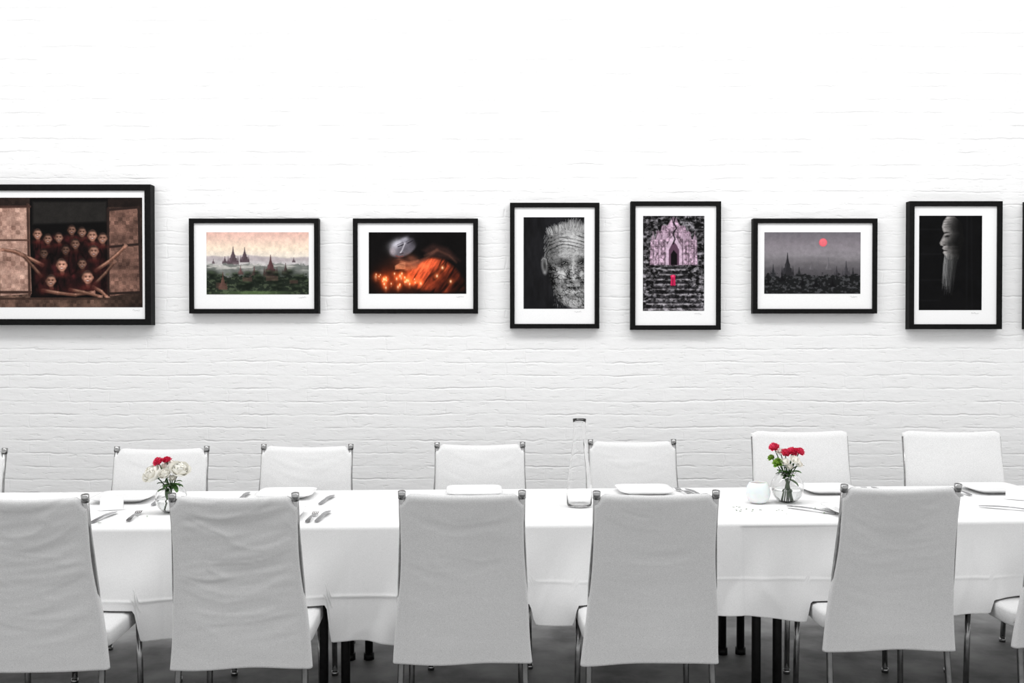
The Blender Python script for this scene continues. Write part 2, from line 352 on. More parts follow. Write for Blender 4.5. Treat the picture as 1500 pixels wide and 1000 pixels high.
def pic_oldman():
    c=Cv(767,318,856,452,3.4,(22,22,24))
    c.mul(.35+1.3*c.noise(9,30,5,4))
    fm=c.polym([(803,350),(807,338),(818,329),(838,326),(858,330),(858,452),(838,452),(822,444),(811,428),(805,408),(801,388),(801,366)],4)
    X,Y=c.X,c.Y
    a=np.interp(X,[800,812,826,845,858],[.22,.44,.60,.60,.50])
    def add(cx,cy,rx,ry,v,rot=0):
        nonlocal a
        an=math.radians(rot); dx=X-cx;dy=Y-cy; u=dx*math.cos(an)+dy*math.sin(an); w=-dx*math.sin(an)+dy*math.cos(an)
        a=a+v*np.exp(-((u/rx)**2+(w/ry)**2))
    add(838,352,20,14,.16); add(826,384,9,6,-.34); add(853,383,8,6,-.36); add(820,401,9,8,.24,25); add(853,403,6,8,.18)
    add(840,391,3.2,14,.24); add(833,400,2.8,8,-.20); add(847,402,2.2,7,-.18); add(840,407,5,3,.14); add(840,413,9,2.6,-.18); add(840,421,12,1.8,-.34)
    add(839,427,9,2.4,.16); add(839,434,10,2.4,-.18); add(808,420,7,24,-.24); add(839,444,12,6,.10); add(827,373,9,3,.16,-8); add(852,372,7,3,.16,8)
    add(828,412,3,11,-.22,32); add(851,412,2.6,10,-.2,-26)
    wf=Y+5*np.cos((X-830)*.08)+9.0*c.noise(24,16,81,3)
    fl=np.clip(np.sin(wf*1.1),0,1)**2*np.clip((372-Y)/8,0,1)*np.clip((Y-336)/6,0,1)*np.clip(c.noise(12,6,88,2)*2.2-.5,0,1.2)
    r1=c.ridge(11,5,31,.035,3,X=X+Y*.35,Y=Y-X*.25); r2=c.ridge(7,18,93,.032,3,X=X-Y*.5); r3=c.ridge(5,4,57,.045,3)
    low=np.clip((Y-384)/10,0,1)
    a=a-.32*fl-(.30*r1+.24*r2)*low-.14*r3-.22*c.ridge(6,3,11,.05,2,X=X+Y*.2)*np.exp(-((Y-391)/7)**2)
    a=a+.16*(c.noise(2.2,2.2,12,3)-.5)
    c.a=c.a*(1-fm[...,None])+np.clip(a,.03,1)[...,None]*fm[...,None]
    rg=np.random.RandomState(8)
    for k in range(300):
        x=803+rg.rand()*55; y=329+abs(x-840)**1.25*.15+rg.rand()*6-3; dx=(x-836)*.12+rg.rand()*4-2
        g=60+int(rg.rand()*180); c.line([(x,y+2.5),(x+dx*.6,y-3),(x+dx,y-5-rg.rand()*3.5)],.45,(g,g,g),.6,.6)
    for k in range(120):
        x=798+rg.rand()*9; y=340+rg.rand()*38; g=40+int(rg.rand()*150); c.line([(x,y),(x-1.8,y+4.5)],.5,(g,g,g),.65,.6)
    c.ell(797.5,389,4.6,12,(112,112,112),-6,soft=2.8); c.blob(798,389,2.2,7,(34,34,34),.85,-6); c.line([(793.5,381),(796,377.6),(800,380),(801,387)],1.1,(180,180,180),.6,1.4); c.blob(798,399,2.2,2.4,(156,156,156),.7)
    for ex in (827,852):
        c.blob(ex,385,3.8,1.4,(140,140,140),.8); c.ell(ex+.2,384.8,1.6,1.6,(8,8,8)); c.ell(ex-.4,384.2,.45,.45,(240,240,240),soft=.5)
        c.line([(ex-5,385),(ex-1,383),(ex+5,384.6)],1.1,(10,10,10),.9,1); c.line([(ex-4.5,387),(ex,387.9),(ex+4.6,386.6)],.7,(30,30,30),.7,1)
        for k in range(3): c.line([(ex-6,389+k*2.2),(ex,390.6+k*2.6),(ex+6,388.8+k*2.2)],.7,(60,60,60),.5,1)
        for k in range(22):
            x=ex-8+k*.75; g=80+int(rg.rand()*120); yy=376-math.sin(k/7)*2.6+rg.rand(); c.line([(x,yy),(x+2,yy-2.2)],.45,(g,g,g),.6,.6)
    c.blob(836,407.6,1.3,.8,(10,10,10),.95); c.blob(844,407.6,1.2,.8,(10,10,10),.95)
    for k in range(190):
        x=810+rg.rand()*48; y=411+rg.rand()*38; g=80+int(rg.rand()*160); c.line([(x,y),(x+rg.rand()*1.6-.8,y+3)],.45,(g,g,g),.4,.6)
    c.grain(.18); return c

def pic_temple():
    c=Cv(942,316,1032,455,2.9,(78,76,80))
    h=c.noise(8,3.2,5,5); v=c.noise(3.5,3.5,95,4)
    t=np.clip((h-.5)*1.5+(v-.5)*1.5+.30,0.05,.9); c.a=np.stack([t*.80,t*.78,t*.81],-1)
    c.mul(np.interp(c.Y,[316,330,392,455],[.85,.8,.85,1.0]))
    tp=[(952,388),(953,352),(961,350),(962,338),(968,338),(970,330),(978,330),(985,318),(990,318),(996,330),(1004,331),(1006,338),(1012,340),(1013,350),(1021,352),(1022,388)]
    m=c.polym(tp,1.6); t=np.clip(c.noise(3,4,19,4)*1.4-.2-.4*c.ridge(6,8,23,.05),0,1)
    col=np.stack([.34+.62*t,.28+.54*t,.32+.60*t],-1); c.a=c.a*(1-m[...,None])+np.clip(col,0,1)*m[...,None]
    for y in (340,347,354,361): c.line([(954,y),(1020,y)],.9,(78,66,76),.5,1)
    for x in (957,965,974,1000,1009,1017): c.line([(x,352),(x,388)],1.5,(88,72,84),.5,1.3); c.line([(x+2,352),(x+2,388)],1.,(226,206,222),.45,1)
    for x in (957,965,974,1000,1009,1018): pagoda(c,x,328+abs(x-987)*.35,348+abs(x-987)*.12,6,(164,142,158),.75,1.2)
    c.poly([(976,388),(976,362),(981,352),(987,344),(993,352),(999,362),(999,388)],(212,186,206),.75,1.2)
    c.poly([(980,388),(980,366),(984,358),(987,354),(991,358),(995,366),(995,388)],(88,62,80),1,1.2); c.poly([(983,388),(983,372),(987,366),(992,372),(992,388)],(12,8,12),1,1.2)
    c.line([(990,316),(987,326),(991,334),(986,342),(989,350),(986,357)],1.8,(12,10,12),.9,1.5); c.line([(984,318),(987,330)],1.,(16,12,16),.8,1.2)
    rg=np.random.RandomState(2)
    for k in range(9):
        y=392+k*7.2; w=18+k*3.2
        m=c.polym([(987-w,y-1.6),(987+w,y-1.6),(987+w,y+1.6),(987-w,y+1.6)],1.6); c.put(m*(.4+.5*c.noise(8,2,60+k)),(18,17,20),1.)
        m=c.polym([(987-w,y+2.),(987+w,y+2.),(987+w,y+4),(987-w,y+4)],1.6); c.put(m*np.clip(c.noise(7,3,80+k)*2-.45,0,1),(196,190,196),.8)
    for k in range(40):
        x=942+rg.rand()*90; y=388+rg.rand()*66; l=1+rg.rand()*4; g=int(rg.rand()*200)
        c.line([(x,y),(x+l,y+rg.rand()*1.4-.7)],.9,(g,g*.98,g),.5,1)
    c.ell(986,404.5,3.8,2.4,(216,44,92)); c.poly([(983,406),(989.4,406),(990,418),(982.4,418)],(190,34,80),1,.9); c.line([(986,408),(985.6,419)],1.2,(110,20,44),.8,.8); c.ell(986,404,1.2,1.2,(245,120,150),al=.7)
    c.grain(.25); return c

def pic_sun():
    c=Cv(1120,340,1261,430,2.8,(0,0,0))
    c.grad([(340,(108,104,110)),(356,(128,122,128)),(374,(142,137,142)),(386,(122,118,121)),(398,(84,82,85)),(406,(30,30,32)),(430,(18,19,20))])
    c.mul(.97+.06*c.noise(40,12,6))
    for k,(y0,al) in enumerate([(364,.22),(371,.28),(379,.35),(386,.45)]):
        c.put(np.clip((c.Y-y0-11*c.noise(20+3*k,90,60+k,3)-2*np.sin(c.X*.07+k*2))/4,0,1),(102-9*k,99-9*k,103-9*k),al)
    c.ell(1206,355,6.,6.,(228,100,112)); c.ell(1206,354,4.5,4.5,(244,128,136),al=.5,soft=3)
    for a in [(1214,377,395,9,(98,95,99)),(1189,383,395,6,(96,93,97)),(1240,382,405,12,(60,58,62)),(1226,390,404,8,(54,52,56)),(1154,370,405,19,(40,39,42)),(1133,387,406,9,(42,42,45)),(1171,391,406,10,(40,40,42)),(1250,392,408,8,(38,38,40))]: pagoda(c,*a,soft=1)
    n2=c.noise(5,4,9,5)
    c.put(np.clip((c.Y-395-15*n2)/1.8,0,1),(22,23,24),.95)
    c.put(np.clip((c.noise(4,2.6,19,4)-.52)*7,0,1)*np.clip((c.Y-401)/5,0,1),(92,92,95),.6)
    for x,y,w in [(1146,400,10),(1176,406,9),(1196,408,12),(1220,408,9),(1126,406,7)]: pagoda(c,x,y,y+12,w,(14,14,16),.9,1)
    c.mul(.93+.14*c.noise(5,5,41,3)); c.grain(.1); return c

def pic_profile():
    c=Cv(1346,316,1438,454,2.8,(8,8,9)); c.mul(.5+1.*c.noise(20,16,6))
    for y in (336,372,410,440): c.line([(1346,y),(1378,y)],1.2,(30,30,32),.6,3)
    c.line([(1416,316),(1416,454)],1.5,(26,26,28),.7,3); c.line([(1422,316),(1424,454)],2,(20,20,22),.7,3)
    prof=[(1386,317),(1381,324),(1379,332),(1380,337),(1382.5,342),(1379,349),(1375.5,356),(1377,359.5),(1381,360.5),(1379.5,364),(1382,366.5),(1380.5,370),(1384,375),(1388,380),(1404,380),(1412,350),(1408,326),(1398,317)]
    m=c.polym(prof,1.2)
    edge=np.interp(c.Y,[p[1] for p in prof[:13]],[p[0] for p in prof[:13]])
    d=c.X-edge; lit=np.interp(d,[0,2.5,8,15,24],[.55,.82,.52,.22,.04])*(.75+.4*c.noise(4,4,8,3))
    c.a=c.a*(1-m[...,None])+(np.stack([lit*.78,lit*.76,lit*.75],-1)+.02)*m[...,None]
    c.blob(1387,346,4.,1.6,(8,8,8),.95,-8); c.blob(1385,341,5,1.1,(14,14,14),.9,-6); c.blob(1383,359,2.4,1.,(24,22,22),.8); c.blob(1384,367,3.6,.9,(12,10,10),.9); c.blob(1390,358,2,5,(30,30,30),.5)
    for k in range(4): c.line([(1382,322+k*3.6),(1393,321+k*3.6)],.7,(50,50,50),.55,1.2)
    rg=np.random.RandomState(5)
    for k in range(210):
        x=1383+rg.rand()*20; y=371+rg.rand()*12; L_=10+rg.rand()*44; g=(52+rg.rand()*140)*max(.22,1-(x-1383)/24)
        x2=1391+(x-1391)*.7+rg.rand()*7-3.5-4*(L_/60); c.line([(x,y),((x+x2)/2-1.5+rg.rand()*1.5,y+L_*.5),(x2,y+L_)],.6,(g,g,g),.36,.9)
    c.poly([(1368,454),(1378,430),(1388,442),(1404,424),(1426,454)],(12,12,13),.6,5); c.grain(.2); return c

def print_mesh(name,c,d,parent):
    def lin(v): v=np.clip(v,0,1); return np.where(v<=.04045,v/12.92,((v+.055)/1.055)**2.4)
    s=1500./5.75
    H,W=c.H,c.W
    V=np.zeros((H*W,3)); V[:,0]=((c.X-750)/s).ravel(); V[:,1]=d; V[:,2]=(1.5+(480-c.Y)/s).ravel()
    me=bpy.data.meshes.new(name)
    i=(np.arange(H-1)[:,None]*W+np.arange(W-1)[None,:]).ravel()
    F=np.stack([i,i+W,i+W+1,i+1],-1)
    nf=len(F)
    me.vertices.add(H*W); me.vertices.foreach_set('co',V.ravel())
    me.loops.add(nf*4); me.loops.foreach_set('vertex_index',F.ravel().astype(np.int32))
    me.polygons.add(nf); me.polygons.foreach_set('loop_start',np.arange(0,nf*4,4,dtype=np.int32))
    try: me.polygons.foreach_set('loop_total',np.full(nf,4,dtype=np.int32))
    except Exception: pass
    me.update(calc_edges=True)
    at=me.color_attributes.new('Col','FLOAT_COLOR','POINT')
    rgba=np.ones((H*W,4)); rgba[:,:3]=lin(c.a.reshape(-1,3)); at.data.foreach_set('color',rgba.ravel())
    m=mat('ink_'+name,rough=.7,Specular_IOR_Level=.08); nt=m.node_tree; an=nt.nodes.new('ShaderNodeAttribute'); an.attribute_name='Col'
    nt.links.new(an.outputs['Color'],nt.nodes['Principled BSDF'].inputs['Base Color'])
    me.materials.append(m)
    o=bpy.data.objects.new(name,me); COL.objects.link(o); o.parent=parent
    return o

def framed(px,dep,bar,c,sig):
    x0,y0,x1,y1=px; s=1500./5.75
    X0=(x0-750)/s;X1=(x1-750)/s;Z0=1.5+(480-y1)/s;Z1=1.5+(480-y0)/s
    e=empty('framed_photograph',((X0+X1)/2,WY-.001,(Z0+Z1)/2))
    yF=WY-dep; yM=yF+.012; yB=WY-.001; b=bar
    def rect(a,y): return [(X0+a,y,Z0+a),(X1-a,y,Z0+a),(X1-a,y,Z1-a),(X0+a,y,Z1-a)]
    V=rect(0,yB)+rect(0,yF+.002)+rect(.002,yF)+rect(b-.001,yF)+rect(b,yF+.002)+rect(b,yM+.004)
    F=[]
    for k in range(5):
        for i in range(4):
            j=(i+1)%4; F.append((k*4+i,k*4+j,(k+1)*4+j,(k+1)*4+i))
    F.append((3,2,1,0))
    inv=Matrix.Translation(-e.location)
    objs=[mesh('frame',V,F,M_frame,e,False)]
    V=rect(b-.004,yM); objs.append(mesh('mat',V,[(0,1,2,3)],M_mat,e,False))
    if c is not None:
        objs.append(print_mesh('print',c,yM-.0012,e))
        rg=random.Random(int(x0)+9)
        zx=float(c.X.max()); zy=float(c.Y.max())
        pts=[]
        for k in range(14):
            a=(zx-15+k*.8+rg.random(), zy+4.5+rg.uniform(-1.3,1.3)); pts.append(((a[0]-750)/s,yM-.0011,1.5+(480-a[1])/s))
        v,f=tube_g(pts,.0004,5); objs.append(mesh('signature',v,f,M_ink,e))
    for o in objs: o.matrix_parent_inverse=inv
    return e

framed((-54,271,223,476),.07,.034,pic_children(),1)
framed((277,320,467,459),.05,.026,pic_pink(),1)
framed((517,320,700,459),.05,.026,pic_candles(),1)
framed((747,297,878,481),.05,.026,pic_oldman(),1)
framed((924,295,1056,483),.05,.026,pic_temple(),1)
framed((1103,320,1285,459),.05,.026,pic_sun(),1)
framed((1331,295,1467,482),.058,.028,pic_profile(),1)
framed((1503,295,1640,482),.058,.028,None,0)

# ---------------------------------------------------------------- dining chair
def chair(loc, rz, W=.432, H=.935, tips=True, seed=0, wr=1.):
    """local: sitter faces +Y, back panel near y=0 (outer side -Y), leaning to -Y at the top."""
    e=empty('dining_chair',loc,rz); rg=random.Random(seed)
    zb=.315; rows=90; nx=44; V=[];F=[]
    ph=[rg.uniform(0,6) for _ in range(8)]
    def lean(z): t=max(0.,(z-zb)/(H-zb)); return -.11*t**1.25
    ring=[]
    for i in range(nx+1): ring.append((-1+2*i/nx,-1))
    for i in range(1,5): a=i/5*math.pi; ring.append((1+.0,-math.cos(a),'s',math.sin(a)))
    for i in range(nx+1): ring.append((1-2*i/nx,1))
    for i in range(1,5): a=i/5*math.pi; ring.append((-1,math.cos(a),'s',-math.sin(a)))
    n=len(ring)
    for r in range(rows+1):
        t=r/rows
        w=(W+.062*t**1.7-.006*math.sin(math.pi*min(1,t*1.6)))/2
        th=.017
        if r==0: th=.004
        elif r==1: th=.011
        elif r==2: th=.015
        for q in ring:
            u,s=q[0],q[1]
            sx=u*(w-.012)
            if len(q)>2: sx+=q[3]*.012
            topz=H-.010*(1-u*u) - (.030*max(0.,(abs(u)-.90)/.10)**.7 if tips else .012*max(0.,(abs(u)-.9)/.1)**2)
            z=topz+(zb-topz)*t
            z+=.004*math.sin(u*3+ph[0])*t
            a=math.exp(-((t-.14)/.13)**2)+.8*math.exp(-((t-.42)/.12)**2)+.35*math.exp(-((t-.7)/.14)**2)+.10
            n1=mn.noise(Vector((u*.9+ph[1],t*15+u*u*1.6+ph[2],ph[3])))
            n2=mn.noise(Vector((u*1.5+ph[5],t*28+u*1.2,ph[4])))
            rd=math.exp(-(n1/.10)**2)
            wv=wr*a*(.0045*n1+.0020*n2-.0026*rd)*(1-u**6)
            soft=.006*mn.noise(Vector((u*1.3+ph[6],t*2.2,ph[7])))
            sag=.012*math.sin(math.pi*min(1,t*1.1))*(1-u*u)
            y=lean(z)+s*th+(wv+sag+soft*(1-u**4))+.004*math.sin(u*5+ph[3])*t*t
            V.append((sx+.003*math.sin(t*7+ph[4])*t,y,z))
    for r in range(rows):
        for i in range(n):
            j=(i+1)%n; F.append((r*n+i,(r+1)*n+i,(r+1)*n+j,r*n+j))
    F.append(tuple(range(n))); b=rows*n; F.append(tuple(range(b+n-1,b-1,-1)))
    mesh('back_cover',V,F,M_chair,e)
    prof=[(0,.385),(.2,.379),(.85,.378),(.97,.381),(1.,.388),(1.,.430),(.985,.440),(.9,.446),(.6,.446),(0,.444)]
    V=[];F=[]; m=44
    for k,(sc,z) in enumerate(prof):
        for i in range(m):
            a=2*math.pi*i/m; ca,sa=math.cos(a),math.sin(a)
            p=.22; x=math.copysign(abs(ca)**p,ca); y=math.copysign(abs(sa)**p,sa)
            hw=.235-.008*(y+1)/2
            V.append((x*hw*sc, .222+y*.205*sc, z-(.004*math.cos(x*1.5))*(sc<.95 and z>.43)))
    for k in range(len(prof)-1):
        for i in range(m):
            j=(i+1)%m; F.append((k*m+i,k*m+j,(k+1)*m+j,(k+1)*m+i))
    mesh('seat_cover',V,F,M_chair,e)
    for k,sx in enumerate((-1,1)):
        xt=sx*(W/2-.010); xm=sx*(W/2+.004)
        zt=H+.004 if tips else H-.03
        pts=[(sx*.225,-.045,0),(sx*.222,-.02,.15),(sx*.219,.0,.31),(sx*.216,lean(.45),.45),(xm-sx*.004,lean(.6),.6),(xt,lean(.8),.8),(xt,lean(zt),zt)]
        g=tube_g(pts,.0115,14)
        if tips:
            g=merge(g,tube_g([(xt,lean(zt-.022),zt-.022),(xt,lean(zt),zt+.002)],.0135,14))
        g=merge(g,tube_g([(sx*.225,-.045,0),(sx*.225,-.043,.02)],.0145,14))
        mesh('rear_leg_%d'%(k+1),*g,M_chrome,e)
        g=merge(tube_g([(sx*.21,.40,.385),(sx*.214,.402,.2),(sx*.217,.405,0)],.0115,14),tube_g([(sx*.217,.405,0),(sx*.217,.405,.02)],.0145,14))
        mesh('front_leg_%d'%(k+1),*g,M_chrome,e)
        mesh('side_rail_%d'%(k+1),*tube_g([(sx*.212,.02,.40),(sx*.212,.405,.40)],.010,10),M_chrome,e)
    return e

TH=math.atan(.05)
for i,(x,y,dr,w) in enumerate([(-1.64,3.42,.0,1.5),(-.943,3.45,0.01,1.9),(-.173,3.50,-.01,.5),(.49,3.50,.02,.4),(1.387,3.65,.01,.5),(2.10,3.68,.03,.5)]):
    chair((x,y+.11,0),TH*.5+dr,seed=i,wr=w)
for i,(x,y,dr) in enumerate([(-2.565,4.75,0),(-1.648,4.83,.02),(-.984,4.92,-.02),(-.153,5.0,.01),(.605,5.13,0)]):
    chair((x,y-.11,0),math.pi+TH*.5+dr,seed=20+i,W=.438,wr=.4)
chair((1.393,4.95-.11,0),math.pi+.04,W=.47,H=1.005,tips=False,seed=31,wr=.25)
chair((2.12,4.95-.11,0),math.pi-.02,W=.47,H=1.005,tips=False,seed=32,wr=.25)

# ---------------------------------------------------------------- tables
def yfront(x): return 3.90+.045*x
def yback(x): return 4.75+.045*x
X0,X1=-4.1,4.45
joints=[-2.39,-.69,1.01,2.71]
ends=[-4.08]+joints+[4.42]
for a,b in zip(ends[:-1],ends[1:]):
    e=empty('dining_table',((a+b)/2,0,0))
    def q(x,f,z): 
        return (x-(a+b)/2,(yfront(x)+.02) if f else (yback(x)-.02),z)
    V=[q(a+.003,1,.712),q(b-.003,1,.712),q(b-.003,0,.712),q(a+.003,0,.712),q(a+.003,1,.742),q(b-.003,1,.742),q(b-.003,0,.742),q(a+.003,0,.742)]
    mesh('table_top',V,boxg(0,1,0,1,0,1)[1],M_wood,e,False)
    k=0
    for x in (a+.042,b-.042):
        for y in (yfront(x)+.10,yback(x)-.10):
            k+=1; xx=x-(a+b)/2
            mesh('leg_%d'%k,*merge(tube_g([(xx,y,0),(xx,y,.712)],.018,16),tube_g([(xx,y,0),(xx,y,.03)],.024,16)),M_black,e)
    xa=a+.045-(a+b)/2; xb=b-.045-(a+b)/2
    mesh('apron_1',*boxg(xa,xb,yfront((a+b)/2)+.10,yfront((a+b)/2)+.12,.66,.712),M_black,e,False)
    mesh('apron_2',*boxg(xa,xb,yback((a+b)/2)-.12,yback((a+b)/2)-.10,.66,.712),M_black,e,False)

# ---------------------------------------------------------------- tablecloth
def sm(a,b,x):
    t=np.clip((x-a)/(b-a),0,1); return t*t*(3-2*t)
dx=.0085; xs=np.arange(X0,X1+dx,dx); nxc=len(xs)
ft=[(-1.64,3.53),(-.943,3.56),(-.173,3.61),(.49,3.61),(1.387,3.76),(2.10,3.79)]
hem_f=np.interp(xs,[-4,-2,-1.2,-.36,-.30,-.1,.0,.1,.3,.7,.95,1.15,1.75,2.3,4.4],[.32,.33,.335,.30,.31,.40,.405,.37,.38,.40,.385,.38,.40,.41,.40])
hem_f+=.006*np.sin(xs*9)+.004*np.sin(xs*21+1)
seatmask=np.zeros_like(xs)
for cx,_ in ft: seatmask=np.maximum(seatmask,1-sm(.238,.262,np.abs(xs-cx+.0)))
hem_f=hem_f*(1-seatmask)+.452*seatmask
hem_b=np.full_like(xs,.455)+.004*np.sin(xs*7)
nd=84; ntp=40
rr=.016; zt=.752
def nz(fx,z,seed):
    return np.array([mn.noise(Vector((float(a),float(b),seed))) for a,b in zip(fx,z)])
def fold(x,s,seed):
    return (.010*np.sin(x*4.3+seed)+.009*np.sin(x*9.7+seed*2+s*1.2)+.006*np.sin(x*19+seed+s*2.)+.002*np.sin(x*43+seed*3))
rowsv=[]
for k in range(nd,0,-1):
    t=k/nd; z=(zt-rr)*(1-t)+hem_b*t
    y=yback(xs)+rr*.6+np.abs(fold(xs,t,5.))*t*.8*.6
    rowsv.append((xs,y,z))
for a in np.linspace(0,math.pi/2,6):
    rowsv.append((xs,yback(xs)+rr*(math.cos(a)-.4),zt-rr+rr*math.sin(a)+0*xs))
for k in range(1,ntp):
    t=k/ntp; y=(yback(xs)-rr*.4)*(1-t)+(yfront(xs)+rr*.4)*t
    z=zt+.0012*np.sin(xs*3+y*5)*np.sin(math.pi*t)+.0014*np.exp(-((xs-.15)/.006)**2)+.0014*np.exp(-((xs-1.52)/.006)**2)
    rowsv.append((xs,y,z))
for a in np.linspace(math.pi/2,0,6):
    rowsv.append((xs,yfront(xs)-rr*(math.cos(a)-.4),zt-rr+rr*math.sin(a)+0*xs))
for k in range(1,nd+1):
    t=k/nd; z=(zt-rr)*(1-t)+hem_f*t
    h=(zt-rr)-z
    f=fold(xs,h*4,1.3)
    amp=sm(0,.3,h)
    y=yfront(xs)-rr*.6-(h*.05)-np.maximum(f+.008,-.004)*amp*1.8
    n1=nz(xs*3.3+h*1.2,h*1.6,3.1); n2=nz(xs*8-h*3,h*4,7.7)
    y+=amp*(.009*n1+.0022*n2)-amp*.0026*np.exp(-(n1/.06)**2)
    left=1-sm(-.42,-.34,xs)
    y+=left*.007*sm(.252,.258,h)
    y-=left*.003*np.exp(-((h-.25)/.006)**2)
    y-=(1-left)*.0016*np.exp(-((h-.20)/.005)**2)
    for xc in (-.62,.30,.72,1.12,1.78,-1.30): y-=.0018*np.exp(-((xs-xc)/.006)**2)*sm(0,.06,h)
    y+=.006*sm(.88,.884,xs)*(1-sm(1.0,1.6,xs))
    y-=.006*np.exp(-((xs-.02-h*.12)/.02)**2)*amp
    for cx,_ in ft:
        y+=.02*np.exp(-((xs-cx)/.2)**4)*sm(.15,.3,h)
    rowsv.append((xs,y,z))
A=np.stack([np.stack([np.broadcast_to(c_,xs.shape) for c_ in r],-1) for r in rowsv],0)
R=A.shape[0]
V=A.reshape(-1,3)
F=[]
for r in range(R-1):
    for i in range(nxc-1):
        F.append((r*nxc+i,(r+1)*nxc+i,(r+1)*nxc+i+1,r*nxc+i+1))
cloth=mesh('tablecloth',V.tolist(),F,M_cloth)
md=cloth.modifiers.new('s','SOLIDIFY'); md.thickness=.0015; md.offset=-1

TZ=zt+.0018
# ---------------------------------------------------------------- tableware
def plate(x,y,rz=0.,s=.125):
    prof=[(0,.004),(.55,.004),(.68,.006),(.80,.013),(.97,.020),(1.,.021),(1.,.0185),(.8,.009),(.66,.0),(0,.0)]
    V=[];F=[];m=64
    for sc,z in prof:
        for i in range(m):
            a=2*math.pi*i/m; ca,sa=math.cos(a),math.sin(a); p=.32
            V.append((math.copysign(abs(ca)**p,ca)*s*sc,math.copysign(abs(sa)**p,sa)*s*sc,z))
    for k in range(len(prof)-1):
        for i in range(m):
            j=(i+1)%m; F.append((k*m+i,k*m+j,(k+1)*m+j,(k+1)*m+i))
    o=mesh('dinner_plate',V,F,M_china); o.location=(x,y,TZ+.001); o.rotation_euler=(0,0,rz+TH); return o

def napkin(x,y,rz):
    layers=[(.085,.052,0),(.083,.05,.003),(.081,.049,.006),(.08,.048,.009)]
    g=[]
    for w,h,z in layers: g.append(boxg(-w,w,-h,h,z,z+.0026))
    o=mesh('folded_napkin',*merge(*g),M_cloth,None,False); md=o.modifiers.new('b','BEVEL'); md.width=.001; md.segments=2
    o.location=(x,y,TZ+.007); o.rotation_euler=(0,0,rz); return o

def strip(pts,th=.002):
    V=[];F=[];n=len(pts)
    L_=pts[-1][0]
    for y,w in pts:
        t=y/L_; z=.002+.007*math.sin(math.pi*t*.9)
        V+=[(-w,y,z),(w,y,z),(w,y,z+th),(-w,y,z+th)]
    for k in range(n-1):
        for i in range(4):
            j=(i+1)%4; F.append((k*4+i,(k+1)*4+i,(k+1)*4+j,k*4+j))
    F.append((0,1,2,3)); b=(n-1)*4; F.append((b+3,b+2,b+1,b))
    return V,F
def place(o,x,y,rz):
    o.location=(x,y,TZ+.0005); o.rotation_euler=(0,0,rz)
def knife(x,y,rz):
    pts=[(0,.006),(.01,.009),(.05,.0085),(.09,.007),(.105,.006),(.112,.009),(.15,.0105),(.19,.0105),(.21,.008),(.222,.003)]
    v,f=strip(pts); v=[(a,b-.111,c) for a,b,c in v]
    place(mesh('table_knife',v,f,M_steel,None,False),x,y,rz)
def fork(x,y,rz):
    g=strip([(0,.006),(.01,.0095),(.04,.008),(.09,.0045),(.13,.0035),(.142,.008),(.152,.0125),(.16,.013)])
    gs=[g]
    for k in range(4):
        cx=(k-1.5)*.0068
        V,F=strip([(0,.0019),(.02,.0018),(.042,.0009)]); V=[(a+cx,b+.158,c*.5+.004+.1*(b)*.5) for a,b,c in V]; gs.append((V,F))
    v,f=merge(*gs); v=[(a,b-.1,c) for a,b,c in v]
    place(mesh('table_fork',v,f,M_steel,None,False),x,y,rz)

for x,y,r in [(-1.68,4.44,.0),(-1.0,4.53,.0),(-.17,4.60,.0),(.60,4.63,0),(1.44,4.66,.0),(2.20,4.68,0),(-2.45,4.42,0)]:
    plate(x,y,r); 
for x,y in [(-1.82,4.00),(-.95,4.04),(-.17,4.06),(.49,4.09),(1.40,4.13),(2.32,4.16)]:
    plate(x,y)
    napkin(x,y,TH)
knife(-1.60,4.01,-.05); fork(-1.49,4.03,.12); knife(-1.515,4.40,.05); fork(-1.46,4.36,-.05)
fork(-.785,4.01,.0); knife(-.745,4.03,-.06); knife(-.80,4.42,-.1)
knife(-1.18,4.50,.05); fork(.775,4.62,.2); knife(.82,4.60,.2)
knife(1.22,4.17,.75); knife(1.25,4.62,.1); fork(2.03,4.64,.1); knife(1.985,4.64,.1); knife(2.04,4.20,1.05); fork(1.63,4.64,.05); knife(1.675,4.65,0)
def card(x,y,rz):
    V=[(-.045,-.02,0),(.045,-.02,0),(.045,0,.05),(-.045,0,.05),(-.045,.02,0),(.045,.02,0)]
    o=mesh('place_card',V,[(0,1,2,3),(3,2,5,4)],M_mat,None,False); md=o.modifiers.new('s','SOLIDIFY'); md.thickness=.0008
    o.location=(x,y,TZ+.001); o.rotation_euler=(0,0,rz)
card(-1.645,4.20,.3); card(2.20,4.45,-.5)

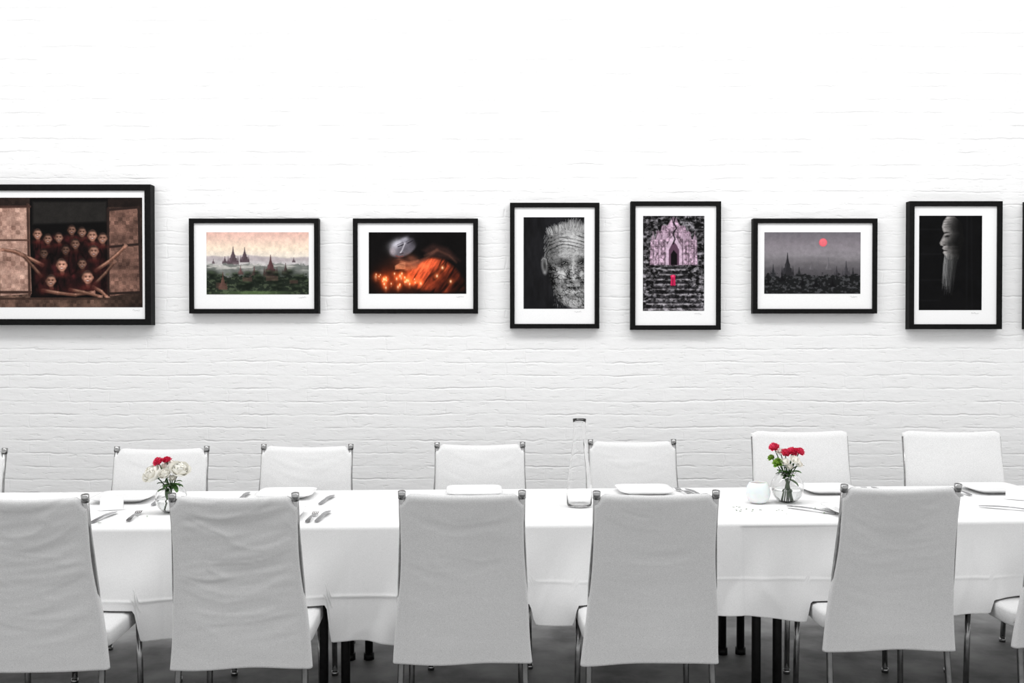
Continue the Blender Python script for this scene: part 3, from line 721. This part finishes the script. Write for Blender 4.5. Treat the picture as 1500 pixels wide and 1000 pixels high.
# ---------------------------------------------------------------- flowers
def petal(L_,w,cup,base,dirv,up,ruff=0.,seed=0):
    d=Vector(dirv).normalized(); u=Vector(up); u=(u-d*u.dot(d)).normalized(); s=d.cross(u)
    V=[];F=[];n=6;m=6
    for i in range(n+1):
        t=i/n; hw=w*max(0.,math.sin(math.pi*(.12+.80*t)**.9))**.75*.5 if t<1 else w*.22
        c=Vector(base)+d*(L_*math.sin(t*1.3)/1.0)+u*(cup*L_*t*t)
        for j in range(m+1):
            v=-1+2*j/m; p=c+s*(v*hw)+u*(abs(v)**2*hw*.45)+u*(ruff*t*math.sin(v*9+seed)*.5)+d*(ruff*t*math.cos(v*7+seed))
            V.append(p)
    for i in range(n):
        for j in range(m):
            a=i*(m+1)+j; F.append((a,a+1,a+m+2,a+m+1))
    return V,F
def rose(c,r,up,layers=5):
    c=Vector(c); up=Vector(up).normalized(); a=Vector((1,0,0)) if abs(up.x)<.8 else Vector((0,1,0)); e1=(a-up*a.dot(up)).normalized(); e2=up.cross(e1)
    gs=[]
    for k in range(layers):
        n=3+k; open_=.12+.95*(k/(layers-1))**1.3
        for i in range(n):
            an=2*math.pi*i/n+k*.9; rad=e1*math.cos(an)+e2*math.sin(an)
            d=up*math.cos(open_)+rad*math.sin(open_)
            gs.append(petal(r*(1.05-.02*k),r*(.9+.14*k),.35-.02*k,c-up*r*.5+rad*r*.05*k,d,up-rad*(1.2-.1*k) if k<3 else up,seed=i+k*7))
    return merge(*gs)
def carnation(c,r,up,n=46,seed=1):
    rg=random.Random(seed); c=Vector(c); up=Vector(up).normalized(); a=Vector((1,0,0)); e1=(a-up*a.dot(up)).normalized(); e2=up.cross(e1); gs=[]
    for k in range(n):
        f=k/n; op=.1+1.35*f; an=k*2.4; rad=e1*math.cos(an)+e2*math.sin(an); d=up*math.cos(op)+rad*math.sin(op)
        gs.append(petal(r*rg.uniform(.85,1.05),r*.7,.1,c-up*r*.35,d,up if f>.3 else -rad,ruff=r*.13,seed=k+seed))
    return merge(*gs)
def leaf(base,d,L_,w): return petal(L_,w,-.25,base,d,(0,0,1))

def vase_flowers(name,x,y,R,Hh,stems,extra_leaves,seed):
    e=empty(name,(x,y,TZ)); rg=random.Random(seed)
    prof=[]
    for k in range(15):
        a=-1.15+k/14*2.25; prof.append((R*math.cos(a),Hh*.5+Hh*.52*math.sin(a)/math.sin(1.15)*.94))
    prof=[(0,.0008),(prof[0][0],.0008)]+prof[1:]
    rt,zt_=prof[-1]; prof.append((rt+.006,Hh))
    inn=[(max(r-.0022,0),z) for r,z in prof[::-1]][:-2]+[(prof[1][0]*.9,.005),(0,.005)]
    v,f=lathe_g(prof+[(rt+.0045,Hh+.001)]+inn[1:],48); mesh('glass_bowl',v,f,M_glass,e,recalc=True)
    hw=Hh*.45; wp=[(0,.0062)]+[(max(r-.0031,.001),z) for r,z in prof[1:] if .0062<z<hw]
    rl=wp[-1][0]; wp+=[(rl,hw),(0,hw)]
    mesh('water',*lathe_g(wp,48),M_water,e,recalc=True)
    sg=[];parts={}
    for kind,px,py,pz,r in stems:
        top=Vector((px,py,pz)); foot=Vector((-px*.35+rg.uniform(-.012,.012),rg.uniform(-.015,.015),.012)); mid=Vector((px*.12,py*.2,Hh*.95))
        pts=[]
        for k in range(9):
            t=k/8; pts.append(foot*(1-t)**2+mid*2*t*(1-t)+top*t*t)
        sg.append(tube_g(pts,.0023,7)); up=(top-mid); up.normalize(); up=(up+Vector((0,-.55,.3))).normalized()
        if kind=='rose': parts.setdefault('white_blooms',[M_white]).append(rose(top,r,up))
        if kind=='red': parts.setdefault('red_blooms',[M_red]).append(carnation(top,r,up,seed=int(px*1e4)))
        if kind=='mum': parts.setdefault('green_blooms',[M_lime]).append(carnation(top,r,up,n=34,seed=5))
        if kind=='bud': parts.setdefault('white_buds',[M_white]).append(rose(top,r,up,3))
        for q in range(2):
            t=.5+.14*q; p=foot*(1-t)**2+mid*2*t*(1-t)+top*t*t; an=rg.uniform(0,6.28)
            parts.setdefault('leaves',[M_green]).append(leaf(p,(math.cos(an),math.sin(an),.3),rg.uniform(.025,.038),.015))
    for bx,by,bz,dx_,dy_,dz_,l_,w_ in extra_leaves: parts['leaves'].append(leaf((bx,by,bz),(dx_,dy_,dz_),l_,w_))
    mesh('stems',*merge(*sg),M_stem,e)
    for k_,v_ in parts.items(): mesh(k_,*merge(*v_[1:]),v_[0],e)
    return e

vase_flowers('flower_vase',-1.379,4.136,.062,.118,
  [('rose',-.068,-.02,.158,.050),('rose',.038,-.01,.172,.048),('red',-.048,-.012,.206,.026),('red',-.022,.012,.210,.023),('rose',-.018,.03,.180,.042),('rose',-.012,-.04,.160,.028),('bud',.012,-.02,.14,.018)],
  [(.0,-.02,.12,.5,-.4,-.2,.06,.026),(.01,-.02,.11,-.2,-.5,.1,.05,.024),(0,0,.11,.8,-.1,.1,.05,.022),(-.01,-.02,.10,.2,-.5,-.5,.05,.02),(.01,-.03,.12,.9,-.2,.0,.04,.02),(.0,-.02,.095,-.4,-.4,.1,.05,.02)],3)
vase_flowers('flower_vase',1.179,4.377,.070,.128,
  [('red',-.058,0,.235,.028),('red',-.012,-.01,.212,.027),('red',.020,0,.218,.027),('red',.049,-.01,.218,.026),('red',.03,.02,.205,.022),
   ('bud',.022,-.03,.183,.028),('bud',-.018,-.03,.175,.023),('bud',.042,-.02,.165,.023),('mum',-.045,-.02,.172,.027),('mum',-.066,.01,.19,.019),('bud',.0,-.03,.155,.018),('bud',-.030,.0,.214,.024)],
  [(0,-.02,.13,.6,-.4,.2,.055,.024),(-.01,-.02,.13,-.6,-.5,.3,.05,.024),(.02,0,.14,.8,-.1,.5,.055,.02),(.0,-.02,.11,.1,-.6,.3,.05,.022),(0,0,.12,-.8,0,.2,.05,.02),(.0,-.02,.10,.5,-.4,-.2,.05,.02)],9)

gs=[];rg=random.Random(12)
vz=[(-1.379,4.136),(1.179,4.377),(1.05,4.36)]
while len(gs)<30:
    cx,cy=(1.15,4.19) if len(gs)<20 else (-1.33,3.99)
    x=cx+rg.uniform(-.24,.25); y=cy+rg.uniform(-.10,.08); an=rg.uniform(0,6.28)
    if min(math.hypot(x-a,y-b) for a,b in vz)<.09: continue
    gs.append(petal(rg.uniform(.007,.016),.007,.1,(x,y,TZ+.002),(math.cos(an),math.sin(an),0),(0,0,1)))
mesh('scattered_leaf_clippings',*merge(*gs),M_green)

# carafe
prof=[(0,.001),(.046,.001),(.051,.005),(.053,.015),(.053,.06),(.050,.11),(.044,.16),(.037,.205),(.031,.245),(.0275,.28),(.0255,.32),(.0265,.35),(.0285,.366)]
inn=[(r-.0016,z) for r,z in prof[::-1][:-2]]
inn=[p for p in inn if p[1]>.012]+[(.046,.008),(0,.008)]
e=empty('glass_water_carafe',(.282,4.278,TZ)); mesh('carafe_glass',*lathe_g(prof+inn,56),M_glass,e,recalc=True)
# votive
prof=[(0,.001),(.03,.001),(.042,.010),(.050,.03),(.052,.05),(.047,.07),(.038,.085),(.035,.088),(.034,.085),(.044,.068),(.047,.05),(.04,.03),(0,.03)]
e=empty('candle_votive',(1.05,4.36,TZ)); mesh('votive_bowl',*lathe_g(prof,48),M_frost,e,recalc=True)
mesh('candle',*merge(lathe_g([(0,.031),(.025,.031),(.026,.055),(.024,.058),(0,.056)],30),tube_g([(0,0,.055),(.001,0,.066)],.001,6)),M_mat,e)

# ---------------------------------------------------------------- light
w=bpy.data.worlds.new('World'); scene.world=w; w.use_nodes=True
w.node_tree.nodes['Background'].inputs[0].default_value=(1,1,1,1); w.node_tree.nodes['Background'].inputs[1].default_value=.94
def area(name,loc,target,sx,sy,p):
    l=bpy.data.lights.new(name,'AREA'); l.shape='RECTANGLE'; l.size=sx; l.size_y=sy; l.energy=p
    o=bpy.data.objects.new(name,l); COL.objects.link(o); o.location=loc
    o.rotation_euler=(Vector(target)-Vector(loc)).to_track_quat('-Z','Y').to_euler(); return o
area('ceiling_track_light',(0,3.9,3.9),(0,5.1,.9),8,.6,98)

cam=bpy.data.cameras.new('Camera'); cam.lens=36; cam.sensor_width=36; cam.clip_end=50
co=bpy.data.objects.new('Camera',cam); COL.objects.link(co); co.location=(0,0,1.5)
co.rotation_euler=(math.radians(90-.764),0,0); scene.camera=co
